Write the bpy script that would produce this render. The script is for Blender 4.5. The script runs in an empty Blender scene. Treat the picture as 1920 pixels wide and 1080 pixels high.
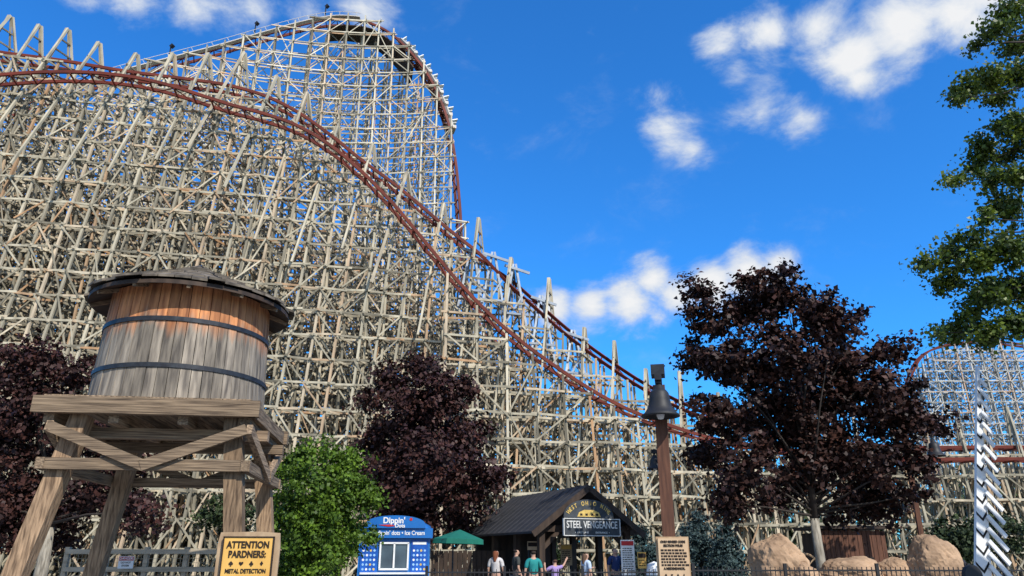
import bpy, math, random
import numpy as np
from mathutils import Vector, Matrix, noise
R = math.radians
rnd = random.Random(7)
scn = bpy.context.scene
col = scn.collection
V = Vector
# ------------------------------------------------------------ camera
F = 1397.0; PITCH = R(19.8); CZ = 1.5
cp, sp_ = math.cos(PITCH), math.sin(PITCH)
def P(px, py, Y):
    u = (px-960)/F; v = (540-py)/F
    d = V((u, cp - v*sp_, sp_ + v*cp))
    return V((0, 0, CZ)) + d*(Y/d.y)
cam = bpy.data.cameras.new('camera'); co = bpy.data.objects.new('camera', cam); col.objects.link(co)
co.location = (0, 0, CZ); co.rotation_euler = (R(90)+PITCH, 0, 0)
cam.sensor_width = 36; cam.lens = F/1920*36; cam.clip_end = 6000; cam.clip_start = .1
scn.camera = co
scn.view_settings.view_transform = 'Standard'; scn.view_settings.look = 'None'; scn.view_settings.exposure = 0

# ------------------------------------------------------------ materials
def nt(name):
    m = bpy.data.materials.new(name); m.use_nodes = True
    return m, m.node_tree.nodes, m.node_tree.links, m.node_tree.nodes['Principled BSDF']
def mat(name, c1, c2=None, scale=3.0, stretch=(1,1,1), rough=.8, metal=0, bump=0, tone=None, spec=.3, detail=4, trans=0):
    m, N, L, B = nt(name)
    c2 = c2 or tuple(x*.75 for x in c1)
    tc = N.new('ShaderNodeTexCoord'); mp = N.new('ShaderNodeMapping'); mp.inputs['Scale'].default_value = stretch
    L.new(tc.outputs['Object'], mp.inputs[0])
    no = N.new('ShaderNodeTexNoise'); no.inputs['Scale'].default_value = scale; no.inputs['Detail'].default_value = detail
    L.new(mp.outputs[0], no.inputs['Vector'])
    rp = N.new('ShaderNodeValToRGB'); rp.color_ramp.elements[0].position = .32; rp.color_ramp.elements[1].position = .68
    rp.color_ramp.elements[0].color = (*c2, 1); rp.color_ramp.elements[1].color = (*c1, 1)
    L.new(no.outputs['Fac'], rp.inputs[0]); out = rp.outputs[0]
    if tone:
        at = N.new('ShaderNodeAttribute'); at.attribute_name = 'tone'
        r2 = N.new('ShaderNodeValToRGB'); els = r2.color_ramp.elements
        for i, (p, c) in enumerate(tone):
            e = els[i] if i < 2 else els.new(p)
            e.position = p; e.color = (*c, 1)
        L.new(at.outputs['Fac'], r2.inputs[0])
        mx = N.new('ShaderNodeMixRGB'); mx.blend_type = 'MULTIPLY'; mx.inputs[0].default_value = 1
        L.new(out, mx.inputs[1]); L.new(r2.outputs[0], mx.inputs[2]); out = mx.outputs[0]
    L.new(out, B.inputs['Base Color'])
    B.inputs['Roughness'].default_value = rough; B.inputs['Metallic'].default_value = metal
    B.inputs['Specular IOR Level'].default_value = spec
    if bump:
        b = N.new('ShaderNodeBump'); b.inputs['Strength'].default_value = bump; b.inputs['Distance'].default_value = .02
        L.new(no.outputs['Fac'], b.inputs['Height']); L.new(b.outputs[0], B.inputs['Normal'])
    if trans:
        t = N.new('ShaderNodeBsdfTranslucent'); ms = N.new('ShaderNodeMixShader'); ms.inputs[0].default_value = trans
        L.new(out, t.inputs[0]); L.new(B.outputs[0], ms.inputs[1]); L.new(t.outputs[0], ms.inputs[2])
        L.new(ms.outputs[0], N['Material Output'].inputs[0])
    return m
GT = [(0,(.32,.31,.28)),(1,(1.3,1.27,1.18)),(.3,(.72,.69,.62)),(.6,(1.02,.99,.9)),(.8,(1.15,1.1,1.0)),(.9,(.95,.6,.38))]
M = {}
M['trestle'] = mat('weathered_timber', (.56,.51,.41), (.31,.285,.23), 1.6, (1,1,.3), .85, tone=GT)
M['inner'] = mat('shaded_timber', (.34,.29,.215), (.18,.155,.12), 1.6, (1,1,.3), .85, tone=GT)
M['lift'] = mat('bleached_timber', (.74,.69,.58), (.5,.46,.38), 1.2, (1,1,.3), .85, tone=GT)
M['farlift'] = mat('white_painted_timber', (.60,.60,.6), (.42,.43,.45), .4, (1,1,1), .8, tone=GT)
M['rail'] = mat('red_steel', (.17,.033,.018), (.10,.021,.014), .8, rough=.6, spec=.2)
M['steel'] = mat('galvanised_steel', (.42,.46,.5), (.28,.31,.35), 2, rough=.5, metal=.2)
M['catwalk'] = mat('pale_catwalk', (.62,.57,.5), (.5,.46,.4), 2, rough=.6)
M['palewood'] = mat('pale_weathered_rail', (.52,.43,.31), (.32,.26,.18), 4, (.4,3,3), .85, bump=.3)
M['darkwood'] = mat('dark_stained_wood', (.07,.045,.03), (.03,.02,.015), 6, (1,1,.2), .7)
WT = [(0,(.6,.58,.55)),(1,(1.15,1.1,1.05)),(.5,(.95,.92,.88))]
M['beamx'] = mat('weathered_beam_x', (.42,.31,.205), (.10,.07,.048), 7, (.25,3,6), .85, bump=.7, tone=WT, detail=8)
M['beamy'] = mat('weathered_beam_y', (.42,.31,.205), (.10,.07,.048), 7, (3,.25,6), .85, bump=.7, tone=WT, detail=8)
M['beamz'] = mat('weathered_beam_z', (.40,.275,.17), (.10,.065,.04), 7, (4,4,.25), .85, bump=.7, tone=WT, detail=8)
M['shingle'] = mat('grey_shingle', (.21,.18,.14), (.07,.06,.05), 5, (1,1,1), .9, bump=.4, tone=WT)
M['iron'] = mat('dark_iron', (.05,.055,.06), (.03,.03,.035), 8, rough=.5, metal=.5)
M['black'] = mat('black_metal', (.016,.016,.018), (.024,.024,.025), 8, rough=.55, spec=.35)
M['postwood'] = mat('brown_post', (.16,.07,.04), (.08,.035,.022), 8, (3,3,.3), .75, bump=.2)
M['white'] = mat('white_paint', (.8,.8,.78), (.7,.7,.68), 4, rough=.6)
M['silver'] = mat('silver_lettering', (.7,.7,.66), (.58,.58,.55), 9, rough=.6)
M['blackpaint'] = mat('black_paint', (.02,.02,.02), (.03,.03,.03), 4, rough=.95, spec=.05)
M['cream'] = mat('cream_board', (.76,.46,.12), (.62,.34,.08), 3, rough=.7)
M['tan'] = mat('tan_board', (.62,.44,.27), (.5,.34,.2), 3, rough=.7)
M['ink'] = mat('sign_ink', (.02,.012,.01), (.03,.02,.015), 5)
M['frame'] = mat('routed_wood_frame', (.50,.36,.22), (.32,.21,.12), 8, (1,1,.5), .8, bump=.3)
M['blue'] = mat('kiosk_blue', (.014,.15,.46), (.015,.12,.38), 2, rough=.3, spec=.5)
M['navy'] = mat('poster_navy', (.01,.06,.3), (.02,.12,.48), 5, rough=.4)
M['paleblue'] = mat('pale_blue_print', (.3,.55,.8), (.25,.45,.7), 5, rough=.5)
M['glass'] = mat('window_glass', (.10,.14,.17), (.05,.07,.09), 1, rough=.08, spec=.9)
M['red'] = mat('red_paint', (.55,.03,.03), (.4,.02,.02), 3, rough=.5)
M['yellow'] = mat('yellow_paint', (.68,.49,.15), (.5,.34,.09), 9, rough=.6)
M['signgrey'] = mat('grey_sign_panel', (.06,.07,.08), (.04,.045,.05), 6, rough=.7)
M['roofmetal'] = mat('dark_metal_roof', (.028,.029,.033), (.042,.042,.047), 1.5, (3,.2,1), .6, spec=.3)
M['umb'] = mat('green_canvas', (.01,.15,.10), (.008,.11,.08), 4, rough=.8)
M['rock'] = mat('tan_rock', (.50,.33,.2), (.22,.14,.085), 1.8, rough=.9, bump=1, detail=8)
M['bark'] = mat('grey_bark', (.38,.34,.27), (.16,.14,.11), 6, (3,3,.5), .9, bump=.6)
M['darkbark'] = mat('dark_bark', (.05,.04,.032), (.03,.022,.018), 6, (3,3,.5), .9)
M['grass'] = mat('lawn', (.06,.09,.025), (.04,.06,.02), .4, rough=.95)
M['pave'] = mat('pavement', (.22,.21,.2), (.16,.155,.15), 1.2, rough=.9)
LT = [(0,(.35,.35,.35)),(1,(1.7,1.55,1.4)),(.5,(.85,.85,.85))]
M['purple'] = mat('purple_maple_leaf', (.054,.023,.016), (.027,.012,.010), 1.2, rough=.55, tone=LT, spec=.25)
M['purple2'] = mat('wine_leaf', (.064,.026,.020), (.031,.013,.012), 1.2, rough=.55, tone=LT, spec=.25)
M['green'] = mat('fresh_leaf', (.12,.21,.018), (.06,.12,.012), 1.5, rough=.55, tone=LT, trans=.2)
M['cotton'] = mat('cottonwood_leaf', (.12,.17,.025), (.055,.10,.018), 2, rough=.45, tone=LT+[(.9,(2.0,1.7,.7))], spec=.4, trans=.25)
M['spruce'] = mat('blue_needle', (.06,.10,.10), (.035,.065,.06), 3, rough=.7, tone=LT)
M['wild'] = mat('dark_leaf', (.045,.07,.02), (.025,.042,.013), .6, rough=.7, tone=LT)
M['skin'] = mat('skin', (.5,.3,.21), (.45,.26,.18), 5, rough=.55)
def plain(name, c, rough=.8): return mat(name, c, tuple(x*.8 for x in c), 8, rough=rough)

m, N, L, B = nt('tank_stave')
tc = N.new('ShaderNodeTexCoord'); mp = N.new('ShaderNodeMapping'); mp.inputs['Scale'].default_value = (5,5,.5)
L.new(tc.outputs['Object'], mp.inputs[0])
n1 = N.new('ShaderNodeTexNoise'); n1.inputs['Scale'].default_value = 3; n1.inputs['Detail'].default_value = 8; L.new(mp.outputs[0], n1.inputs[0])
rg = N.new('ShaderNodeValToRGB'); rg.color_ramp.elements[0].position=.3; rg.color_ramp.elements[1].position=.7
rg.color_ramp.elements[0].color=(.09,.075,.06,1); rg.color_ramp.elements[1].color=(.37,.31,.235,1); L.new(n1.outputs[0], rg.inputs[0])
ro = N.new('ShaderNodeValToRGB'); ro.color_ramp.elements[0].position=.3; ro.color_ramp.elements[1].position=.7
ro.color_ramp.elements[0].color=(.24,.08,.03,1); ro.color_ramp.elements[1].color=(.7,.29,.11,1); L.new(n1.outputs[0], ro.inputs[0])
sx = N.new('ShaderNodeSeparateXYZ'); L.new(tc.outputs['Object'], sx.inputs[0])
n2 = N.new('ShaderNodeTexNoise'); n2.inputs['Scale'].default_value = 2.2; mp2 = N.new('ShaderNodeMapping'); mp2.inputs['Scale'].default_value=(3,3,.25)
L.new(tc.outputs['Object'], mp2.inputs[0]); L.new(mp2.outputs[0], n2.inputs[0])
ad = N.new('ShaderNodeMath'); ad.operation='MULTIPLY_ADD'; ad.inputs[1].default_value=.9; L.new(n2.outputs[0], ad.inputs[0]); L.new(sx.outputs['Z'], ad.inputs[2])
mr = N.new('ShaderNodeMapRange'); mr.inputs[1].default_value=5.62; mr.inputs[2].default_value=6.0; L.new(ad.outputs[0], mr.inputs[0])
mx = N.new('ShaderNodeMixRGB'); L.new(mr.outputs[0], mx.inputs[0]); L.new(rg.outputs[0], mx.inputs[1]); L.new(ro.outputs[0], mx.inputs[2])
at_ = N.new('ShaderNodeAttribute'); at_.attribute_name='tone'; r2=N.new('ShaderNodeMapRange'); r2.inputs[3].default_value=.65; r2.inputs[4].default_value=1.2
L.new(at_.outputs['Fac'], r2.inputs[0]); mm=N.new('ShaderNodeMixRGB'); mm.blend_type='MULTIPLY'; mm.inputs[0].default_value=1
L.new(mx.outputs[0], mm.inputs[1]); L.new(r2.outputs[0], mm.inputs[2]); L.new(mm.outputs[0], B.inputs['Base Color'])
B.inputs['Roughness'].default_value=.85; bp=N.new('ShaderNodeBump'); bp.inputs['Strength'].default_value=.5; bp.inputs['Distance'].default_value=.02
L.new(n1.outputs[0], bp.inputs['Height']); L.new(bp.outputs[0], B.inputs['Normal'])
M['stave'] = m

# ------------------------------------------------------------ mesh builder
class MB:
    def __init__(s, off=(0,0,0)):
        s.v=[]; s.f=[]; s.t=[]; s.off=V(off)
    def add(s, vs, fs, tone=None):
        b=len(s.v); s.v += [V(p)-s.off for p in vs]; s.f += [tuple(b+i for i in f) for f in fs]
        t = rnd.random() if tone is None else tone
        s.t += [t]*len(fs); return s
    def bar(s, p, q, w, h=None, tone=None, side=None):
        p=V(p); q=V(q); h=h or w; d=(q-p)
        if d.length<1e-5: return s
        d.normalize()
        if side is None:
            up=V((0,0,1)) if abs(d.z)<.95 else V((0,1,0))
            a=d.cross(up).normalized()
        else: a=(side - d*side.dot(d)).normalized()
        b=a.cross(d).normalized(); a=a*w/2; b=b*h/2
        vs=[p-a-b,p+a-b,p+a+b,p-a+b,q-a-b,q+a-b,q+a+b,q-a+b]
        return s.add(vs,[(3,2,1,0),(4,5,6,7),(0,1,5,4),(1,2,6,5),(2,3,7,6),(3,0,4,7)],tone)
    def box(s, c, d, rz=0, tone=None):
        c=V(c); x,y,z=[k/2 for k in d]; r=Matrix.Rotation(rz,3,'Z')
        vs=[c+r@V((a*x,b*y,e*z)) for e in(-1,1) for a,b in((-1,-1),(1,-1),(1,1),(-1,1))]
        return s.add(vs,[(3,2,1,0),(4,5,6,7),(0,1,5,4),(1,2,6,5),(2,3,7,6),(3,0,4,7)],tone)
    def tube(s, pts, rs, n=8, tone=None):
        pts=[V(p) for p in pts]
        if not isinstance(rs,(list,tuple)): rs=[rs]*len(pts)
        vs=[]; fs=[]
        for i,p in enumerate(pts):
            d=(pts[min(i+1,len(pts)-1)]-pts[max(i-1,0)]).normalized()
            a=d.cross(V((.3,.9,.1)) if abs(d.y)<.9 else V((1,0,0))).normalized(); b=d.cross(a)
            for k in range(n):
                an=2*math.pi*k/n; vs.append(p+(a*math.cos(an)+b*math.sin(an))*rs[i])
        for i in range(len(pts)-1):
            for k in range(n):
                fs.append((i*n+k,i*n+(k+1)%n,(i+1)*n+(k+1)%n,(i+1)*n+k))
        fs.append(tuple(range(n-1,-1,-1))); fs.append(tuple((len(pts)-1)*n+k for k in range(n)))
        return s.add(vs,fs,tone)
    def lathe(s, prof, c=(0,0,0), n=24, tone=None):
        c=V(c); vs=[]; fs=[]
        for r,z in prof:
            for k in range(n):
                a=2*math.pi*k/n; vs.append(c+V((r*math.cos(a),r*math.sin(a),z)))
        for i in range(len(prof)-1):
            for k in range(n): fs.append((i*n+k,i*n+(k+1)%n,(i+1)*n+(k+1)%n,(i+1)*n+k))
        return s.add(vs,fs,tone)
    def prism(s, poly, o, ux, uy, th, tone=None):
        o=V(o); ux=V(ux); uy=V(uy); nn=ux.cross(uy).normalized()*th; n=len(poly)
        vs=[o+ux*a+uy*b for a,b in poly]+[o+ux*a+uy*b+nn for a,b in poly]
        fs=[tuple(range(n-1,-1,-1)),tuple(range(n,2*n))]+[(k,(k+1)%n,n+(k+1)%n,n+k) for k in range(n)]
        return s.add(vs,fs,tone)
    def sweep(s, pts, sides, ups, w, h, tone=None):
        vs=[]; fs=[]
        for p,a,b in zip(pts,sides,ups):
            for x,y in((-1,-1),(1,-1),(1,1),(-1,1)): vs.append(p+a*(x*w/2)+b*(y*h/2))
        for i in range(len(pts)-1):
            for k in range(4): fs.append((i*4+k,i*4+(k+1)%4,i*4+4+(k+1)%4,i*4+4+k))
        fs += [(3,2,1,0), tuple(len(pts)*4-4+k for k in range(4))]
        return s.add(vs,fs,tone)
    def build(s, name, m, parent=None, smooth=False):
        me=bpy.data.meshes.new(name); me.from_pydata([tuple(p) for p in s.v],[],s.f)
        a=me.attributes.new('tone','FLOAT','FACE'); a.data.foreach_set('value',s.t)
        me.materials.append(m)
        if smooth:
            me.polygons.foreach_set('use_smooth',[True]*len(me.polygons))
        me.update()
        o=bpy.data.objects.new(name,me); col.objects.link(o); o.parent=parent
        return o
def tag(o,label,cat,group=None,kind=None):
    o['label']=label; o['category']=cat
    if group: o['group']=group
    if kind: o['kind']=kind
    return o
def thing(name,label,cat,loc=(0,0,0),rz=0,group=None):
    o=bpy.data.objects.new(name,None); col.objects.link(o); o.location=loc; o.rotation_euler=(0,0,rz); o.empty_display_size=.2
    return tag(o,label,cat,group)
def dup(root,loc,rz,label):
    r=root.copy(); col.objects.link(r); r.location=loc; r.rotation_euler=(0,0,rz); r['label']=label
    for ch in list(root.children):
        c=ch.copy(); col.objects.link(c); c.parent=r
        for g in list(ch.children):
            d=g.copy(); col.objects.link(d); d.parent=c
    return r
def text(body,size,loc,mt,parent,name='lettering',ext=.004,sx=1,off=0,rz=0,roll=0):
    cu=bpy.data.curves.new('t','FONT'); cu.body=body; cu.size=size; cu.extrude=ext; cu.align_x='CENTER'; cu.align_y='CENTER'; cu.offset=off
    ob=bpy.data.objects.new('t',cu); me=bpy.data.meshes.new_from_object(ob)
    bpy.data.objects.remove(ob); bpy.data.curves.remove(cu)
    me.name=name; me.materials.clear(); me.materials.append(mt)
    o=bpy.data.objects.new(name,me); col.objects.link(o); o.parent=parent; o.location=loc
    o.rotation_euler=(Matrix.Rotation(rz,3,'Z')@Matrix.Rotation(roll,3,'Y')@Matrix.Rotation(R(90),3,'X')).to_euler()
    o.scale=(sx,1,1); return o

# ------------------------------------------------------------ world
w=bpy.data.worlds.new('World'); scn.world=w; w.use_nodes=True
w.cycles.sampling_method='MANUAL'; w.cycles.sample_map_resolution=256
N=w.node_tree.nodes; L=w.node_tree.links; N.clear()
SA=36; SE=42
sd=V((math.sin(R(SA))*math.cos(R(SE)),-math.cos(R(SA))*math.cos(R(SE)),math.sin(R(SE))))
sky=N.new('ShaderNodeTexSky'); sky.sky_type='NISHITA'; sky.sun_disc=False; sky.sun_elevation=R(SE); sky.sun_rotation=R(180-SA)
sky.air_density=1.0; sky.dust_density=.3; sky.ozone_density=3
tn=N.new('ShaderNodeMixRGB'); tn.blend_type='MULTIPLY'; tn.inputs[0].default_value=1; tn.inputs[2].default_value=(.30,1.2,2.1,1)
L.new(sky.outputs[0],tn.inputs[1])
bs=N.new('ShaderNodeBackground'); bs.inputs[1].default_value=.12; L.new(tn.outputs[0],bs.inputs[0])
tc=N.new('ShaderNodeTexCoord'); dirn=tc.outputs['Generated']
wmp=N.new('ShaderNodeMapping'); wmp.inputs['Rotation'].default_value=(0,R(25),0); wmp.inputs['Scale'].default_value=(.8,1,1.25); L.new(dirn,wmp.inputs[0])
no=N.new('ShaderNodeTexNoise'); no.inputs['Scale'].default_value=11; no.inputs['Detail'].default_value=10; no.inputs['Roughness'].default_value=.62; no.inputs['Distortion'].default_value=.25
L.new(wmp.outputs[0],no.inputs[0])
puffs=[(150,-20,60,.55),(250,0,75,.65),(360,5,75,.6),(470,20,80,.6),(580,25,70,.55),(680,15,80,.65),(730,35,40,.4),(20,50,60,.3),
 (1350,90,55,.9),(1440,60,75,.95),(1530,50,85,1.0),(1600,100,85,1.15),(1690,50,105,1.15),(1790,30,90,1.0),(1860,-10,90,.85),(1610,145,45,.95),
 (1420,190,70,.65),(1500,225,60,.65),(1380,130,50,.65),(1240,180,60,.65),(1250,240,60,.65),(1300,290,40,.5),(1105,60,40,.25),
 (1040,572,42,.95),(1110,575,50,1.05),(1180,568,60,1.2),(1222,525,48,1.05),(1270,555,50,1.05),(1330,530,50,1.1),(1400,510,55,1.05),(1455,495,42,.95),(1340,565,40,.85),(1230,595,38,.8),(980,580,50,.6)]
# unseen cloud added behind the viewer as neutral fill against blue shadows
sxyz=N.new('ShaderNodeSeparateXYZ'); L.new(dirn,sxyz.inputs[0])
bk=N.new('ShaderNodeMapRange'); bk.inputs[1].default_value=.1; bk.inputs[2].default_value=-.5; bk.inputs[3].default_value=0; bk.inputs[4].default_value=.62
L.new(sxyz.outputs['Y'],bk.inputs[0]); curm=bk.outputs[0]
for px,py,r,a in puffs:
    d=(P(px,py,10)-V((0,0,CZ))).normalized()
    vm=N.new('ShaderNodeVectorMath'); vm.operation='DISTANCE'; L.new(dirn,vm.inputs[0]); vm.inputs[1].default_value=d
    k=F/(math.cos(math.atan(math.hypot(px-960,py-540)/F))**2)
    mr=N.new('ShaderNodeMapRange'); mr.inputs[1].default_value=0; mr.inputs[2].default_value=r*1.45/k; mr.inputs[3].default_value=a; mr.inputs[4].default_value=0
    L.new(vm.outputs['Value'],mr.inputs[0])
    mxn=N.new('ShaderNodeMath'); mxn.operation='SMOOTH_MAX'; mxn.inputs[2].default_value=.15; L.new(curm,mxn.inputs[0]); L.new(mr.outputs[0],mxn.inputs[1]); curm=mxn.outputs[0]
ns=N.new('ShaderNodeMath'); ns.operation='MULTIPLY_ADD'; ns.inputs[1].default_value=2.0; ns.inputs[2].default_value=-1.0; L.new(no.outputs[0],ns.inputs[0])
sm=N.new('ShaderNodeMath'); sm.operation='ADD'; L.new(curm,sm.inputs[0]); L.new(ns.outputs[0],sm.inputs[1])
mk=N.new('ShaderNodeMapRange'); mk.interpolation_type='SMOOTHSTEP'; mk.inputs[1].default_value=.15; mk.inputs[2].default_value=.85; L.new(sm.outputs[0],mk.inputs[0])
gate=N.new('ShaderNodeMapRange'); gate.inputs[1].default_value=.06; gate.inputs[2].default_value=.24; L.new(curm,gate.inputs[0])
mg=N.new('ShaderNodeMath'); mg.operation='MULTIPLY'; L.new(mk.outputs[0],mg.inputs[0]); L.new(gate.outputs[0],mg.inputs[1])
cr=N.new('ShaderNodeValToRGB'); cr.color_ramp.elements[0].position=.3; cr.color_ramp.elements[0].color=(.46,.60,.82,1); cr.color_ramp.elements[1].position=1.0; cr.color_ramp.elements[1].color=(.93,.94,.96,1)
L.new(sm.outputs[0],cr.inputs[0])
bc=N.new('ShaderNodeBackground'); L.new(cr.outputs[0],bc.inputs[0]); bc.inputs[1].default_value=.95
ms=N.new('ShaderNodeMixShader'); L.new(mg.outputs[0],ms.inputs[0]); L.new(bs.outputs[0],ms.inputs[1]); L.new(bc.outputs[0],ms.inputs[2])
wo=N.new('ShaderNodeOutputWorld'); L.new(ms.outputs[0],wo.inputs[0])
ld=bpy.data.lights.new('sun','SUN'); ld.energy=5; ld.angle=R(.5); ld.color=(1,.95,.87)
lo=bpy.data.objects.new('sun',ld); col.objects.link(lo); lo.rotation_euler=sd.to_track_quat('Z','Y').to_euler(); lo.location=(20,-20,40)

# ------------------------------------------------------------ ground
g=MB().add([(-3000,-500,0),(3000,-500,0),(3000,4000,0),(-3000,4000,0)],[(0,1,2,3)]).build('ground',M['grass']); g['kind']='structure'
g=MB().add([(-40,-20,.004),(40,-20,.004),(40,36,.004),(-40,36,.004)],[(0,1,2,3)]).build('pavement',M['pave']); g['kind']='structure'

# ------------------------------------------------------------ paths
def crom(pts,n=8):
    out=[]
    pts=[V(p) for p in pts]
    for i in range(len(pts)-1):
        a=pts[max(i-1,0)]; b=pts[i]; c=pts[i+1]; d=pts[min(i+2,len(pts)-1)]
        for k in range(n):
            t=k/n
            out.append(.5*((2*b)+(c-a)*t+(2*a-5*b+4*c-d)*t*t+(3*b-a-3*c+d)*t**3))
    out.append(pts[-1]); return out
def Yf(px): return np.interp(px,[-150,0,870,1340,2000],[48,49,55,59,62])
Apx=[(-130,84),(0,106),(120,122),(240,142),(350,156),(430,168),(500,188),(560,218),(620,260),(680,308),(740,352),(800,402),(860,452),(920,498),(1000,568),(1060,620),(1120,666),(1200,720),(1270,757),(1340,785),(1430,810),(1540,830),(1700,840),(1850,840),(2000,840)]
Bpx=[(-130,160),(0,150),(100,144),(200,147),(300,163),(430,203),(500,222),(560,244),(620,280),(680,330),(740,392),(800,464),(860,536),(920,598),(980,649),(1060,706),(1130,749),(1200,782),(1310,819),(1400,836),(1540,852),(1700,862),(1850,862),(2000,862)]
A=crom([P(x,y,Yf(x)) for x,y in Apx]); Bp=crom([P(x,y,Yf(x)-2.6) for x,y in Bpx])
Lpx=[(-130,256,57),(0,216,61),(100,185,63.5),(230,144,66),(400,99,69),(500,70,70.5),(580,49,71.5),(640,42,72),(700,53,72.2),(750,86,72),(800,147,71.5),(833,220,71),(850,300,71),(859,390,71),(864,470,71),(880,560,71),(930,650,71)]
Lp=crom([P(*a) for a in Lpx])
def frames(path,fixed=None,bank=None):
    S=[];U=[];T=[]
    for i in range(len(path)):
        t=(path[min(i+1,len(path)-1)]-path[max(i-1,0)]).normalized()
        s=fixed if fixed else V((t.y,-t.x,0)).normalized()
        s=(s-t*s.dot(t)).normalized(); u=s.cross(t).normalized()
        if bank:
            q=Matrix.Rotation(bank(path[i]),3,t); s=q@s; u=q@u
        S.append(s);U.append(u);T.append(t)
    return S,U,T
def track(root,path,fixed=None,off=(0,0,0),gauge=.6,rw=.16,rh=.24,mt='rail',tie=1.2,bank=None):
    S,U,T=frames(path,fixed,bank); off=V(off)
    tr=MB(off); acc=0; last=None; fl_=1
    for i in range(1,len(path)):
        acc+=(path[i]-path[i-1]).length
        if acc>tie:
            acc=0; p=path[i]-U[i]*.17; e=(p-S[i]*gauge*1.1,p+S[i]*gauge*1.1); tr.bar(e[0],e[1],.1,.1,side=T[i])
            if last: tr.bar(last[0 if fl_>0 else 1],e[1 if fl_>0 else 0],.06,.06); fl_=-fl_
            last=e
    t=tr.build('track',M[mt],root)
    for sg in(-1,1):
        MB(off).sweep([p+s*(sg*gauge) for p,s in zip(path,S)],S,U,rw,rh).build('rail',M[mt],t)
    return t
def jit(a): return rnd.uniform(-a,a)
def trestle(root,path,spacing,lev,rowsp,K,batter,peak,sz,mt,off=(0,0,0),fixed=None,dp=.6,base=None,toff=.45,every=1,jt=.1,lean=.3,irr=.2):
    cum=[0]
    for i in range(1,len(path)): cum.append(cum[-1]+math.hypot(path[i].x-path[i-1].x,path[i].y-path[i-1].y))
    cum=np.array(cum); xs=np.array([p.x for p in path]); ys=np.array([p.y for p in path]); zs=np.array([p.z for p in path])
    st=[]; s=0; q=0
    while s<=cum[-1]:
        x=np.interp(s,cum,xs); y=np.interp(s,cum,ys); z=np.interp(s,cum,zs)
        x2=np.interp(s+.5,cum,xs); y2=np.interp(s+.5,cum,ys); x1=np.interp(s-.5,cum,xs); y1=np.interp(s-.5,cum,ys)
        t=V((x2-x1,y2-y1,0)).normalized(); n=V((t.y,-t.x,0)) if fixed is None else fixed
        pf=1 if x<-17 else .72
        st.append((V((x,y,0)),float(z)-toff,t,n,peak*pf*rnd.choice([.7,.85,1,1.1,1.25,1.5]) if peak and q%every==0 else 0)); s+=spacing*rnd.uniform(1-irr,1+irr); q+=1
    b0=base or max(1.2,peak*batter+.15)
    rows=[k*rowsp for k in range(-K,K+1)]
    def rtop(o,zt): return zt if abs(o)<=b0 else zt-(abs(o)-b0)/batter
    for i,(c,zt,t,n,pk) in enumerate(st):
        b=MB(off); ln=t*jit(lean)
        for sg in(-1,1):
            top=c+n*(sg*b0)+V((0,0,zt)); bot=c+n*(sg*(b0+zt*batter))+ln+t*jit(.2)
            b.bar(top,bot,sz*1.2,sz*1.2)
            if pk:
                big=pk>peak*.95
                ap=c+n*(sg*.1)+V((0,0,zt+toff+pk)); dz=rnd.uniform(7,12) if zt>14 else zt*.6
                kn=c+n*(sg*(b0+batter*dz+rnd.uniform(.8,2.2)))+V((0,0,zt-dz))+ln*.3
                b.bar(ap,kn,sz*1.05,sz*1.3,tone=rnd.uniform(.5,.85))
                bk=c+n*(sg*(b0*.8))-t*sz+V((0,0,zt-.5)); b.bar(ap-t*sz,bk,sz*.8,sz*1.0,tone=rnd.uniform(.2,.8))
                for hh in (.3,.62):
                    if hh<.5 or big: b.bar(c-n*b0*(1-hh)*.9+V((0,0,zt+toff+pk*hh)),c+n*b0*(1-hh)*.9+V((0,0,zt+toff+pk*hh)),sz*.5,sz)
            elif rnd.random()<.4 and zt>8:
                dz=rnd.uniform(5,zt*.8); b.bar(c+n*(sg*b0*.5)+t*sz*1.4+V((0,0,zt-.6)),c+n*(sg*(b0+batter*dz))+t*sz*1.4+V((0,0,zt-dz)),sz*.5,sz)
        for o in rows:
            zr=rtop(o,zt)
            if zr>1: b.bar(c+n*o+ln+t*jit(.06),c+n*o+V((0,0,zr)),sz*1.05,sz*1.05)
        nl=int(zt/lev)
        for l in range(1,nl+1):
            z=l*lev; hw=b0+(zt-z)*batter; e=rnd.uniform(.2,.5); lo_=ln*(1-z/zt)
            b.bar(c+lo_-n*(hw+e)+t*sz+V((0,0,z+jit(jt))),c+lo_+n*(hw+e)+t*sz+V((0,0,z+jit(jt))),sz*.45,sz*1.1)
            rr=[o for o in rows if rtop(o,zt)>=z]; ext=[-hw]+rr+[hw]
            for a,d in zip(ext[:-1],ext[1:]):
                if rnd.random()<dp:
                    qq=(a,d) if rnd.random()<.5 else (d,a); hgt=lev*(2 if rnd.random()<.3 and l>1 else 1)
                    b.bar(c+lo_+n*qq[0]-t*sz*.9+V((0,0,z-hgt+jit(jt*3))),c+lo_+n*qq[1]-t*sz*.9+V((0,0,z+jit(jt*3))),sz*.4,sz*.8)
        b.build('support_bent',M[mt],root)
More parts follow.
